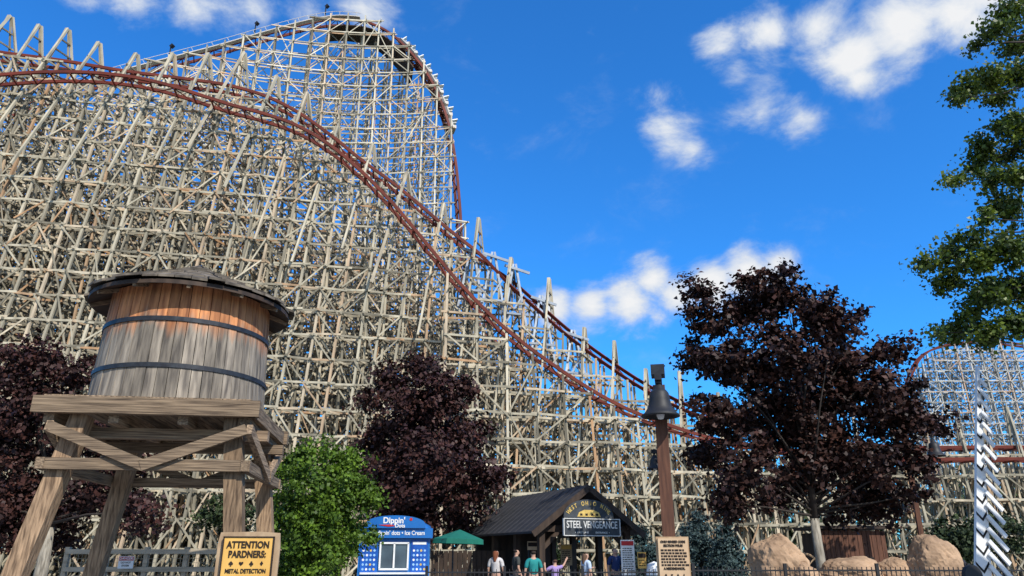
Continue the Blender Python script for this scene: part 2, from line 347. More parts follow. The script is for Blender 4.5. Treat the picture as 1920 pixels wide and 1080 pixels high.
    for ri,o in enumerate(['a']+rows+['b']):
        b=MB(off); outer=o in('a','b')
        for i in range(len(st)-1):
            c,zt,t,n,_=st[i]; c2,zt2,t2,n2,_=st[i+1]; zl=min(zt,zt2)
            for l in range(1,int(zl/lev)+1):
                z=l*lev
                if outer:
                    sg=-1 if o=='a' else 1
                    o1=sg*(b0+(zt-z)*batter+sz); o2=sg*(b0+(zt2-z)*batter+sz)
                    d1=sg*(b0+(zt-z+lev)*batter+sz*1.6); d2=sg*(b0+(zt2-z+lev)*batter+sz*1.6)
                else:
                    if min(rtop(o,zt),rtop(o,zt2))<z: continue
                    o1=o2=d1=d2=o+sz*.8
                e=rnd.uniform(.1,.6)
                if rnd.random()<.94: b.bar(c+n*o1+V((0,0,z+jit(jt)))-t*e,c2+n2*o2+V((0,0,z+jit(jt)))+t*e,sz*.45,sz*1.1)
                if rnd.random()<(dp*.85 if outer else dp*.6):
                    jz=V((0,0,jit(jt*3))); hgt=lev*(2 if rnd.random()<.25 and l>1 else 1)
                    if rnd.random()<.5: b.bar(c+n*d1+V((0,0,z-hgt))+jz,c2+n2*(o2+sz*.5)+V((0,0,z)),sz*.4,sz*.8)
                    else: b.bar(c+n*(o1+sz*.5)+V((0,0,z)),c2+n2*d2+V((0,0,z-hgt))+jz,sz*.4,sz*.8)
        if b.v: b.build('longitudinal_bracing',M[mt],root)
    return st
xb=P(890,500,55).x
def bankA(p): return R(42)*max(0,min(1,(p.x-xb)/3.0))*max(0,min(1,(22-p.x)/8))
o1=V((-10,52,0))
root=thing('coaster_trestle','weathered timber trestle with pointed tops carrying two dark red tracks down to the right','roller coaster',o1)
AN=V((-.34,-.94,0)).normalized()
stA=trestle(root,A,1.4,1.8,2.3,2,.13,3.1,.135,'trestle',o1,dp=.7,base=1.3,every=2,fixed=AN,irr=.28)
track(root,A,None,o1,bank=bankA); track(root,Bp,None,o1)
for px,py,hh in((885,462,2.6),(925,480,3.4),(965,505,3.6),(1015,560,3.2),(1075,612,2.0)):
    c=P(px,py+30,Yf(px)); b=MB(o1)
    a=c+V((0,0,hh*.5)); 
    for dx_ in(-1,1):
        b.bar(a+V((dx_*.1,0,0)),c+V((dx_*1.0,-1.3,-4.5)),.16,.16); b.bar(a+V((dx_*.1,0,0)),c+V((dx_*.8,1.5,-4.5)),.16,.16)
    b.bar(a+V((-.8,-.3,-.2)),a+V((1.2,-.3,-.9)),.14,.2); b.bar(c+V((-1,-1.0,-2.6)),c+V((1,-1.0,-2.8)),.12,.16)
    b.bar(c+V((-.8,-1,-3.6)),c+V((.7,-.8,-1)),.1,.12)
    b.build('steel_frame',M['steel'],root)
o2=V((0,52,0))
r2=thing('low_coaster_trestle','lower timber trestle under the nearer red track, right of the tall coaster structure','roller coaster support',o2)
Bsub=[p for p in Bp if p.x>P(830,500,52).x]
trestle(r2,Bsub,1.9,1.8,1.6,1,.12,0,.14,'trestle',o2,dp=.7,base=1.0,toff=.5)
o3=V((-20,62,0))
r3=thing('inner_coaster_trestle','dense shaded timber trestle standing between the front trestle and the lift hill','roller coaster support',o3)
mid=crom([P(x,y,Y) for x,y,Y in[(-130,330,55),(100,360,57),(300,390,60),(500,420,62),(650,460,64),(780,530,65),(900,610,66),(980,700,67),(1100,800,68),(1330,860,69)]])
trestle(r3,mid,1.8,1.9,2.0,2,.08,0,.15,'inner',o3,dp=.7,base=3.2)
o4=V((-20,71,0)); LN=V((.35,-.94,0)).normalized()
r4=thing('lift_hill','tall pale lift hill of slender timber with rounded crest and steep red drop, tallest in the photo','roller coaster lift hill',o4)
trestle(r4,Lp,1.8,1.85,2.2,2,.07,0,.115,'lift',o4,dp=.75,fixed=LN,base=2.3,jt=.04,lean=.1,irr=.1)
track(r4,Lp,LN,o4,rw=.18,rh=.28)
S,U,T=frames(Lp,LN)
i0,i1=8,62
b=MB(o4); b.sweep([p+s*1.15-u*.12 for p,s,u in zip(Lp[i0:i1],S[i0:i1],U[i0:i1])],S[i0:i1],U[i0:i1],.6,.1); cw=b.build('catwalk',M['catwalk'],r4)
b=MB(o4)
b.sweep([p+s*1.45+u*.4 for p,s,u in zip(Lp[i0:i1],S[i0:i1],U[i0:i1])],S[i0:i1],U[i0:i1],.04,.04)
for i in range(i0,i1,2): b.bar(Lp[i]+S[i]*1.45-U[i]*.1,Lp[i]+S[i]*1.45+U[i]*.4,.04)
b.build('handrail',M['catwalk'],cw)
b=MB(o4); j0,j1=52,80
b.sweep([p-u*1.5 for p,u in zip(Lp[j0:j1],U[j0:j1])],S[j0:j1],U[j0:j1],2.8,.12); b.build('crest_deck',M['darkwood'],r4)
fl=None
for i,(px,py) in enumerate([(612,20),(480,55),(318,98)]):
    k=min(range(len(Lp)),key=lambda q:(Lp[q]-P(px,py+25,70)).length)
    lab=['small floodlight on the crest of the lift hill','small floodlight halfway up the lift hill catwalk','lowest small floodlight above the left lift track'][i]
    base=Lp[k]+S[k]*1.3
    if fl is None:
        fl=thing('floodlight',lab,'light',base,0,'floodlights on the lift hill')
        MB().tube([(0,0,-.1),(0,0,1.3)],.07).build('pole',M['iron'],fl)
        MB().bar((0,0,1.25),(.3,-.1,1.5),.35,.3).build('lamp_head',M['black'],fl)
    else: dup(fl,base,0,lab)
o5=V((110,190,0))
r5=thing('distant_lift_hill','far pale blue lattice coaster hill behind the trees at right','roller coaster lift hill',o5)
far=crom([P(x,y,190) for x,y in[(1690,800),(1698,740),(1708,700),(1728,668),(1765,650),(1830,642),(1900,646),(1960,660),(2060,720)]])
trestle(r5,far,2.9,2.7,3.6,1,.06,0,.22,'farlift',o5,dp=.8,base=4,fixed=V((0,-1,0)),lean=.2,irr=.1)
track(r5,far,V((0,-1,0)),o5,gauge=1.0,rw=.35,rh=.5)

# ------------------------------------------------------------ skinned figures
def skin_obj(name,verts,edges,rad,mt,parent,lv=2):
    me=bpy.data.meshes.new(name); me.from_pydata([tuple(v) for v in verts],edges,[]); me.materials.append(mt)
    o=bpy.data.objects.new(name,me); col.objects.link(o); o.parent=parent
    md=o.modifiers.new('skin','SKIN'); md.use_smooth_shade=True
    sv=me.skin_vertices[0].data if me.skin_vertices else None
    if sv is None: return o
    for i,r in enumerate(rad): sv[i].radius=(r,r) if not isinstance(r,tuple) else r
    sv[0].use_root=True
    s=o.modifiers.new('sub','SUBSURF'); s.levels=lv; s.render_levels=lv
    return o
pm={}
def cl(c):
    if c not in pm: pm[c]=plain('cloth',c)
    return pm[c]
# ------------------------------------------------------------ coaster train with riders
dense=crom(Lp,6); dS,dU,dT=frames(dense,LN)
cumd=np.cumsum([0]+[(dense[i+1]-dense[i]).length for i in range(len(dense)-1)])
s0=cumd[min(range(len(dense)),key=lambda q:(dense[q]-P(755,84,72)).length)]
tl=thing('coaster_train','train of small pale cars just tipping over the steep drop','roller coaster train',P(800,140,71.5))
rproto=None
for c in range(9):
    i=int(np.searchsorted(cumd,s0+c*1.6)); p=dense[i]; s,u,t=dS[i],dU[i],dT[i]; off=tl.location
    b=MB(off); b.bar(p+u*.4-t*.55,p+u*.4+t*.6,1.25,.25,side=s); b.bar(p+u*.7+t*.3,p+u*.6+t*.7,1.15,.35,side=s); car=b.build('train_car',M['catwalk'],tl)
    for sg in(-1,1): MB(off).bar(p+u*.6-t*.42+s*sg*.3,p+u*1.25-t*.52+s*sg*.3,.46,.12,side=s).build('seat',M['white'],car)
    for sg in(-1,1): MB(off).bar(p+u*.25-t*.55+s*sg*.6,p+u*.25+t*.55+s*sg*.6,.12,.3,side=s).build('wheel_carrier',M['iron'],car)
    for sg in(-1,1):
        mtx=Matrix((s,-t,u)).transposed().to_4x4(); mtx.translation=p+u*.55-t*.2+s*sg*.3
        if rproto is None:
            rp_=thing('person','rider seated in the coaster train on the steep drop','person',(0,0,0),0,'riders in the coaster train')
            vs=[V((0,0,.05)),V((0,.02,.3)),V((0,.03,.5)),V((0,.02,.62)),V((0,0,.72)),V((0,0,.8))]; rd=[(.15,.12),(.14,.1),(.16,.1),.06,.085,.075]; ed=[(k_,k_+1) for k_ in range(5)]
            for g_ in(-1,1):
                b0=len(vs); vs+=[V((g_*.17,0,.52)),V((g_*.2,-.15,.72)),V((g_*.2,-.2,.98))]; rd+=[.055,.042,.035]; ed+=[(2,b0),(b0,b0+1),(b0+1,b0+2)]
                b0=len(vs); vs+=[V((g_*.1,-.38,.08)),V((g_*.1,-.45,-.2))]; rd+=[.07,.05]; ed+=[(0,b0),(b0,b0+1)]
            skin_obj('body',vs,ed,rd,M['skin'],rp_,1)
            skin_obj('shirt',vs[:3],[(0,1),(1,2)],[(.17,.14),(.165,.13),(.18,.13)],cl((.6,.6,.62)),rp_,1)
            rproto=rp_; r_=rp_
        else: r_=dup(rproto,(0,0,0),0,rproto['label'])
        r_.location=mtx.translation; r_.rotation_euler=mtx.to_euler()

# ------------------------------------------------------------ water tower
wt=thing('water_tower','rustic round wooden water tank on a splayed timber stand','water tower',(-6.3,14,0),R(8))
ZT,ZD=6.12,4.0
b=MB(); n=52
for k in range(n):
    a0=2*math.pi*(k+.03)/n; a1=2*math.pi*(k+.97)/n; d=rnd.uniform(-.006,.006)
    vs=[]
    for z,r in((ZD+.03,1.54),(ZT,1.44)):
        for a,rr in((a0,r+d),(a1,r+d),(a1,r-.06),(a0,r-.06)): vs.append((rr*math.cos(a),rr*math.sin(a),z))
    b.add(vs,[(3,2,1,0),(4,5,6,7),(0,1,5,4),(1,2,6,5),(2,3,7,6),(3,0,4,7)])
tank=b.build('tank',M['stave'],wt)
MB().lathe([(1.4,ZD+.05),(1.34,ZT-.05),(0,ZT-.05)],n=32).build('tank_lining',M['darkwood'],tank)
for z in(4.6,5.45):
    r=1.545-(z-ZD)/2.12*.1
    MB().lathe([(r,z-.04),(r+.02,z-.04),(r+.02,z+.04),(r,z+.04)],n=64).build('hoop',M['iron'],tank)
b=MB(); RZ=6.02
for i in range(7):
    r0=1.86-i*.262; r1=max(r0-.34,.02); z0=RZ+.06+i*.122; z1=z0+.152
    m_=max(12,int(46*(r0/2)))
    for k in range(m_):
        a0=2*math.pi*(k+.02)/m_; a1=2*math.pi*(k+.98)/m_; j=rnd.uniform(0,.09); rr=r0+rnd.uniform(-.04,.08)
        q=[(rr*math.cos(a0),rr*math.sin(a0),z0+j*.4),(rr*math.cos(a1),rr*math.sin(a1),z0+j*.4),(r1*math.cos(a1),r1*math.sin(a1),z1+.01),(r1*math.cos(a0),r1*math.sin(a0),z1+.01)]
        b.add(q+[(x,y,z+.045) for x,y,z in q],[(3,2,1,0),(4,5,6,7),(0,1,5,4),(1,2,6,5),(2,3,7,6),(3,0,4,7)])
roof=b.build('roof',M['shingle'],wt)
MB().lathe([(1.25,RZ+.26),(1.82,RZ+.045),(1.82,RZ-.03),(1.25,RZ+.2)],n=48).build('soffit',M['darkwood'],roof)
for k in range(12):
    a=2*math.pi*(k+.4)/12; c,s=math.cos(a),math.sin(a); MB().bar((1.3*c,1.3*s,RZ+.12),(1.79*c,1.79*s,RZ-.045),.06,.07).build('rafter',M['beamx'],roof)
H=1.66
b=MB()
for k in range(14): b.box((-H+.13+k*(2*H-.26)/13,0,ZD-.01),(.225,2*H,.05))
b.build('deck',M['beamy'],wt)
for y in(-H,H): MB().box((.02,y,ZD-.155),(2*H+.26,.16,.27)).build('platform_beam',M['beamx'],wt)
for x in(-H+.1,-.55,.55,H-.1): MB().box((x,.1,ZD-.3),(.16,2*H-.05,.24)).build('platform_joist',M['beamy'],wt)
MB().box((H+.02,.15,ZD-.17),(.12,2*H+.3,.24)).build('platform_beam',M['beamy'],wt)
for y in(-.9,.9): MB().box((0.05,y,ZD-.5),(2*H+.3,.18,.18)).build('platform_joist',M['beamx'],wt)
legs={}
for sx_ in(-1,1):
    for sy in(-1,1):
        ins=.56 if sx_<0 else .32
        tp=V((sx_*(H-ins),sy*(H-.3),ZD-.28)); bt=V((sx_*(H+(.1 if sx_<0 else .2)),sy*(H+.02),-.02)); legs[sx_,sy]=(tp,bt)
        MB().bar(tp,bt,.29,.29,side=V((1,0,0))).build('leg',M['beamz'],wt)
def at(l,z):
    tp,bt=l; k=(tp.z-z)/(tp.z-bt.z); return tp.lerp(bt,k)
for a,c_,nn in(((-1,-1),(1,-1),V((0,-1,0))),((-1,1),(1,1),V((0,1,0))),((1,-1),(1,1),V((1,0,0))),((-1,-1),(-1,1),V((-1,0,0)))):
    l,r_=legs[a],legs[c_]; mk_='beamx' if abs(nn.y)>.5 else 'beamy'
    e=(at(r_,2.9)-at(l,2.9)).normalized()
    MB().bar(at(l,2.9)+nn*.22-e*.3,at(r_,2.9)+nn*.22+e*.3,.12,.18).build('cross_beam',M[mk_],wt)
    mid_=(at(l,2.85)+at(r_,2.85))/2+nn*.31
    MB().bar(at(l,3.5)+nn*.31-e*.34,mid_+V((0,0,.02))+e*.03,.1,.17).build('brace',M[mk_],wt)
    MB().bar(at(r_,3.5)+nn*.32+e*.26,mid_+nn*.01+V((0,0,.02))-e*.03,.1,.17).build('brace',M[mk_],wt)

# ------------------------------------------------------------ suits
def circ(cx,cy,r,n=14): return [(cx+r*math.cos(2*math.pi*k/n),cy+r*math.sin(2*math.pi*k/n)) for k in range(n)]
heart=[(16*math.sin(t)**3/17,(13*math.cos(t)-5*math.cos(2*t)-2*math.cos(3*t)-math.cos(4*t))/17) for t in [-2*math.pi*k/28 for k in range(28)]]
def suit(parent,kind,x,y,z,s,mt):
    b=MB(); ux=V((s,0,0)); uz=V((0,0,s))
    def pr(poly,k=0): b.prism(poly,(x,y-k*.0012,z),ux,uz,.005)
    if kind=='heart': pr(heart[::-1])
    if kind=='diamond': pr([(0,-1),(.7,0),(0,1),(-.7,0)])
    if kind=='spade': pr([(p,-q+.1) for p,q in heart]); pr([(-.3,-1.1),(.3,-1.1),(0,0)],1)
    if kind=='club':
        for i,(a,c) in enumerate([(0,.5),(-.45,-.2),(.45,-.2)]): pr(circ(a,c,.42),i)
        pr([(-.3,-1.05),(.3,-1.05),(0,.2)],3)
    b.build('card_suit',mt,parent)
c=P(463,1045,7.6)
sg=thing('notice_sign','cream wooden notice sign headed ATTENTION PARDNERS in front of the water tower','sign',(c.x,7.6,0),R(8)); sg.scale=(.86,.86,.86)
wS,zt,zb=.54,(CZ+.175)/.86,CZ-.3
b=MB(); b.box((0,.02,(zt+zb)/2),(wS,.04,zt-zb)); b.build('board',M['cream'],sg)
b=MB()
for x in(-wS/2,wS/2): b.box((x,.018,(zt+zb)/2),(.014,.05,zt-zb))
b.box((0,.018,zt),(wS+.014,.05,.014)); b.build('dark_border',M['ink'],sg)
b=MB()
b.prism([(-wS/2-.065,zb),(wS/2+.06,zb),(wS/2+.07,zt-.1),(wS/2+.055,zt+.045),(.1,zt+.06),(-wS/2-.05,zt+.05),(-wS/2-.07,zt-.06)],(0,.09,0),(1,0,0),(0,0,1),.045); b.build('frame',M['frame'],sg)
for x in(-.2,.2): MB().box((x,.12,zb/2+.3),(.1,.07,zb+.6)).build('post',M['frame'],sg)
text('ATTENTION',.1,(0,-.004,zt-.085),M['ink'],sg,off=.003,sx=.82)
text('PARDNERS:',.1,(0,-.004,zt-.185),M['ink'],sg,off=.003,sx=.8)
for i,kd in enumerate(('spade','heart','club','diamond')): suit(sg,kd,(i-1.5)*.11,0,zt-.28,.026,M['ink'])
text('METAL DETECTION',.062,(0,-.004,zt-.36),M['ink'],sg,off=.0015,sx=.8)
text('IS IN PROGRESS ON',.062,(0,-.004,zt-.435),M['ink'],sg,off=.0015,sx=.72)

# ------------------------------------------------------------ bell lamps
def bell_lamp(label,loc,rz,h,arm,group='bell shaped lamps on wooden posts',r=.27,pw=.2,drop=.6):
    t=thing('street_lamp',label,'street lamp',loc,rz,group)
    MB().box((0,0,(h-.1)/2),(pw,pw,h-.1)).build('post',M['postwood'],t)
    b=MB(); b.box((0,-arm/2,h-.04),(.1,arm+.2,.12)); b.bar((0,-.05,h-.5),(0,-arm*.8,h-.1),.06); b.box((0,-arm*.3,h+.1),(.2,.3,.15)); b.build('bracket',M['iron'],t)
    MB().bar((0,-arm,h-.05),(0,-arm,h-drop+.46),.07,.07).build('hanger',M['iron'],t)
    z=h-drop-.02; f=r/.27
    pr=[(.03,.47),(.06,.45),(.075,.4),(.1,.385),(.135,.34),(.15,.24),(.17,.14),(.22,.06),(.27,.025),(.275,0),(.25,-.005),(.18,.07),(.14,.2),(.11,.32),(0,.35)]
    MB().lathe([(a*f,z+b_*f) for a,b_ in pr],(0,-arm,0),28).build('lamp_shade',M['black'],t,True)
    MB().lathe([(0,z-.04),(.04,z-.03),(.06,z+.03),(.04,z+.12),(0,z+.14)],(0,-arm,0),14).build('bulb',M['white'],t,True)
    return t
bell_lamp('brown wooden post with large black bell shaped lamp, nearest one at centre right',(2.2,11,0),R(-12),4.0,.34,pw=.175,r=.27)
c2=P(1700,850,24.5)
bell_lamp('bell shaped lamp on a post beside the right edge of the big dark maple',(c2.x,24.5,0),R(80),P(1718,806,24.5).z,.85,pw=.14,r=.3,drop=.85)
c3=P(1252,880,25)
bell_lamp('smaller distant bell lamp seen left of the near brown lamp post',(c3.x,25,0),R(-85),P(1228,850,25).z+.1,.42,pw=.12)
c=P(1266,1040,10.4)
s2=thing('code_sign','tan lettered sign board fixed to the foot of the near lamp post','sign',(c.x,10.5,0),0); s2.scale=(.88,.88,.88)
zt=(CZ+.225)/.88
b=MB(); b.box((0,.02,zt-.4),(.45,.035,.8)); b.build('board',M['tan'],s2)
b=MB(); b.box((0,.055,zt-.4),(.5,.03,.85)); b.build('frame',M['frame'],s2)
MB().box((0,.16,.7),(.1,.12,1.4)).build('post',M['postwood'],s2)
text('OHIO REVISED CODE',.046,(0,-.003,zt-.05),M['ink'],s2,off=.002,sx=.85)
text('SECTION 993.08',.048,(0,-.003,zt-.105),M['ink'],s2,off=.002,sx=.85)
b=MB()
for l in range(6):
    x=-.19
    while x<.17:
        wd=rnd.uniform(.02,.06); b.box((x+wd/2,0,zt-.17-l*.042),(wd,.006,.026)); x+=wd+.012
b.build('small_print',M['ink'],s2)
text('A MISDEMEANOR.',.047,(0,-.003,zt-.43),M['ink'],s2,off=.002,sx=.85)
for i,kd in enumerate(('spade','heart','club','diamond')): suit(s2,kd,(i-1.5)*.09,0,zt-.52,.018,M['ink'])

# ------------------------------------------------------------ raised crossing gate
bpt=P(1831,1065,13); tpt=P(1843,682,13)
cg=thing('crossing_gate','tall white slatted crossing gate arm raised upright with black stripes','crossing gate',(bpt.x,13,0),R(14))
dx=(tpt.x-bpt.x)/math.cos(R(14)); z0=.9; z1=tpt.z
def gx(z): return dx*(z-z0)/(z1-z0)
def gw(z): return .165-.145*(z-z0)/(z1-z0)
b=MB(); b.prism([(gx(z0)-gw(z0),z0),(gx(z0)+gw(z0),z0),(gx(z1)+gw(z1),z1),(gx(z1)-gw(z1),z1)],(0,0,0),(1,0,0),(0,0,1),.05); b.build('arm',M['white'],cg)
n=13
for k in range(n):
    z=z0+.06+(z1-z0-.3)*k/n; w_=gw(z+.1)*.9; h_=.05; x=gx(z+.05); ri=.16*w_/.15
    MB().prism([(x-w_,z+ri),(x,z),(x+w_,z+ri),(x+w_,z+ri+h_),(x,z+h_),(x-w_,z+ri+h_)],(0,-.052,0),(1,0,0),(0,0,1),.004).build('stripe',M['blackpaint'],cg)
for k in range(17):
    z=z0+.3+(z1-z0-.42)*k/17; x=gx(z)+gw(z); f_=1-k/17; l_=.06+.27*f_
    MB().bar((x-.03,-.085,z+.06+.09*f_),(x+l_,-.085,z-.05-.2*f_),.03,.075-.02*(1-f_)).build('slat',M['white'],cg)
MB().bar((gx(z0+.3)+.38,-.02,z0-.1),(gx(z1)+.04,-.02,z1-.15),.015,.015).build('tie_rod',M['iron'],cg)
MB().box((-.02,.12,.6),(.2,.2,1.2)).build('pedestal',M['iron'],cg)
lm=MB().lathe([(0,0),(.17,0),(.17,.08),(0,.08)],n=20).build('warning_light',M['black'],cg); lm.rotation_euler=(R(90),0,0); lm.location=(-.2,-.05,1.2)

# ------------------------------------------------------------ foliage
def crown(mt,parent,off,blobs,ncl,per,lr,leaf,seed,name='crown',up=.5,flat=.7,lo=.5):
    rs=np.random.RandomState(seed); off=np.array(off)
    C=np.array([list(c) for c,r in blobs]); Rr=np.array([list(r) for c,r in blobs])
    wgt=Rr[:,0]*Rr[:,2]; wgt=wgt/wgt.sum()
    bi=rs.choice(len(blobs),ncl,p=wgt); d=rs.normal(size=(ncl,3)); d/=np.linalg.norm(d,axis=1)[:,None]
    rad=rs.uniform(lo,1.08,size=(ncl,1))
    cc=C[bi]+d*rad*Rr[bi]
    ct=rs.uniform(0,1,ncl); cs=rs.uniform(.45,1.5,ncl)
    n=ncl*per; ci=np.repeat(np.arange(ncl),per)
    p=cc[ci]+rs.normal(size=(n,3))*lr*cs[ci][:,None]*np.array([1,1,flat])*.6
    nr=d[ci]*.6+np.array([0,0,up])+rs.normal(size=(n,3))*.65; nr/=np.linalg.norm(nr,axis=1)[:,None]
    u=np.cross(nr,rs.normal(size=(n,3))); u/=np.linalg.norm(u,axis=1)[:,None]; v=np.cross(nr,u)
    s=(leaf*rs.uniform(.5,1.25,n))[:,None]
    vs=np.stack([p+u*s*.55,p+v*s*.42+nr*s*.12-u*s*.08,p-u*s*.5,p-v*s*.42+nr*s*.12-u*s*.08],axis=1).reshape(-1,3)-off
    me=bpy.data.meshes.new(name); me.vertices.add(n*4); me.vertices.foreach_set('co',vs.ravel())
    me.loops.add(n*4); me.loops.foreach_set('vertex_index',np.arange(n*4)); me.polygons.add(n); me.polygons.foreach_set('loop_start',np.arange(0,n*4,4))
    a=me.attributes.new('tone','FLOAT','FACE'); a.data.foreach_set('value',(ct[ci]*.5+rs.uniform(0,.5,n)).astype(np.float32))
    me.materials.append(M[mt]); me.update(); me.validate()
    o=bpy.data.objects.new(name,me); col.objects.link(o); o.parent=parent; return o
def blobs_px(lst,Y,dy,rs=random.Random(3)):
    out=[]
    for px,py,r in lst:
        rr=r*Y/F; out.append((P(px,py,Y+rs.uniform(-dy,dy)),(rr,rr*1.1,rr*.9)))
    return out
def tree(label,px,Y,blobs,mt,ncl,per,lr,leaf,seed,tr=.2,fork=None,name='maple_tree',cat='tree',**kw):
    x=P(px,1000,Y).x; t=thing(name,label,cat,(x,Y,0))
    zs=[c.z for c,r in blobs]; top=max(zs); fz=fork or 2.4
    cx=sum(c.x for c,r in blobs)/len(blobs)-x
    b=MB(); b.tube([(0,0,-.1),(0.03,0,fz*.5),(0,0,fz)],[tr*1.25,tr,tr*.85],10); b.build('trunk',M['bark'],t,True)
    b=MB((x,Y,0)); rr=random.Random(seed)
    b.tube([(x,Y,fz-.05),(x+cx*.4,Y+.05,(fz+top)/2),(x+cx*.7,Y,top)],[tr*.85,tr*.45,tr*.1],8)
    for c,r in blobs:
        k=rr.uniform(.1,.75); s0=V((x+cx*.3*k,Y,fz+(c.z-fz)*k*.6)) if c.z>fz else V((x,Y,fz*.9))
        m1=s0.lerp(c,.5)+V((rr.uniform(-.3,.3),rr.uniform(-.3,.3),rr.uniform(-.1,.3)))
        b.tube([s0,m1,c],[tr*.3,tr*.18,tr*.06],6)
    b.build('limb',M['darkbark'],t,True)
    crown(mt,t,(x,Y,0),blobs,ncl,per,lr,leaf,seed,**kw)
    return t
bl=blobs_px([(1440,530,38),(1410,560,50),(1470,560,46),(1308,548,32),(1345,600,52),(1530,580,42),(1560,620,50),(1310,665,40),(1360,690,52),(1450,670,88),(1560,690,70),(1620,600,24),(1648,660,38),(1697,655,28),(1640,745,76),(1340,770,42),(1420,780,82),(1520,790,92),(1700,790,50),(1755,800,24),(1320,850,34),(1390,880,62),(1520,880,82),(1630,860,76),(1710,870,38),(1360,945,30),(1640,940,46),(1700,930,28),(1450,950,38),(1570,960,28)],22,1.3)
tree('large dark purple maple right of the near lamp post with pale trunk',1530,22,bl,'purple',720,75,.3,.155,11,tr=.135,fork=2.5,lo=.3)
bl=blobs_px([(790,690,34),(735,715,36),(850,735,42),(695,750,22),(790,780,75),(870,830,55),(720,830,48),(800,890,85),(900,900,42),(725,915,42),(870,955,45),(770,970,50),(930,890,24),(690,880,20)],30,1.5)
tree('dark purple maple standing behind the entrance roof at centre',800,30,bl,'purple2',460,70,.42,.18,12,tr=.2,lo=.4)
bl=blobs_px([(10,680,50),(85,670,36),(150,705,36),(50,770,80),(160,800,60),(60,880,85),(180,900,70),(255,860,36),(240,930,46),(100,970,80),(0,960,70),(270,960,35),(-60,800,90)],26,1.5)
tree('dark purple maple behind the water tower at the left edge',90,26,bl,'purple2',440,70,.4,.17,13,tr=.2,lo=.4)
bl=blobs_px([(590,845,36),(560,875,30),(640,860,32),(530,880,18),(600,915,70),(545,960,40),(665,920,32),(690,940,18),(600,990,70),(535,1020,35),(660,1005,40),(600,1050,60),(560,1060,40)],19,.5)
tree('bright green young tree between the water tower and the blue kiosk',600,19,bl,'green',420,70,.2,.095,14,tr=.09,fork=1.2,name='young_tree',up=.2,lo=.4)
cb=[(1890,25,28),(1860,60,24),(1830,88,14),(1905,85,30),(1815,165,28),(1860,150,30),(1795,185,14),(1910,140,30),(1870,190,22),(1890,235,32),(1840,280,30),(1885,290,32),(1795,335,18),(1830,315,22),(1870,335,24),(1912,330,28),(1885,385,34),(1850,410,24),(1820,440,28),(1745,488,22),(1785,475,22),(1830,490,38),(1890,470,38),(1780,525,28),(1850,550,40),(1900,540,38),(1790,620,28),(1850,630,34),(1900,605,34),(1755,625,12),(1820,585,24),(1960,250,60),(1980,450,80),(1970,560,60),(1990,60,70)]
Yc=9.5; bl=blobs_px(cb,Yc,.5)
x=P(2650,900,Yc).x; t=thing('cottonwood_tree','green cottonwood whose leafy branches reach in from the right edge','tree',(x,Yc,0))
tr=MB((x,Yc,0)); tr.tube([(x,Yc,-.1),(x+.1,Yc,3),(x+.05,Yc,7),(x,Yc,11)],[.35,.3,.22,.08],12); tr.build('trunk',M['bark'],t,True)
b=MB((x,Yc,0)); rr=random.Random(4)
for c,r in bl:
    s0=V((x,Yc,max(1.8,c.z-.7))); m0=V((P(2050,500,Yc).x,Yc,c.z+.25)); m1=m0.lerp(c,.5)+V((0,rr.uniform(-.1,.1),rr.uniform(-.15,.15))); b.tube([s0,m0,m1,c],[.045,.022,.012,.005],5)
b.build('limb',M['darkbark'],t,True)
crown('cotton',t,(x,Yc,0),bl,760,50,.13,.062,15,up=.1,lo=.1)
for i,(px,top,wd,Y,lab) in enumerate([(1205,975,34,33,'blue spruce right beside the entrance gable'),(1310,955,44,34,'wide blue spruce between lamp post and big maple'),(1360,985,30,32,'small blue spruce at the foot of the big maple')]):
    bz=[(px,top+k*14,6+wd*k/7) for k in range(8)]
    tree(lab,px,Y,blobs_px(bz,Y,.1),'spruce',110,60,.28,.13,20+i,tr=.1,fork=1,name='spruce_tree',up=.2)
rb=random.Random(5); bl=[(V((rb.uniform(-90,110),rb.uniform(88,110),rb.uniform(1,9))),(4,4,rb.uniform(2.5,6))) for k in range(130)]
o=crown('wild',None,(0,0,0),bl,1900,22,2.0,.9,33,name='distant_trees'); tag(o,'far line of dark green trees behind the coaster','trees',kind='stuff')
for i,(px,py,r,Y,lab) in enumerate([(1010,1030,26,34,'low green shrub behind the entrance posts at left'),(1790,1010,36,27,'green shrub behind the rocks near the crossing gate'),(960,1045,22,33,'small green shrub behind the waiting people'),(1880,1000,42,30,'leafy shrub at the far right edge behind the gate'),(420,960,30,34,'leafy shrub under the coaster behind the tower')]):
    bl=blobs_px([(px,py,r),(px-r,py+10,r*.7),(px+r,py+12,r*.7)],Y,.3)
    t=thing('shrub',lab,'shrub',(bl[0][0].x,Y,0)); crown('wild',t,(bl[0][0].x,Y,0),bl,60,50,.3,.14,50+i,name='foliage')
    MB().tube([(0,0,-.05),(0,0,bl[0][0].z)],[.05,.02],6).build('stem',M['bark'],t)

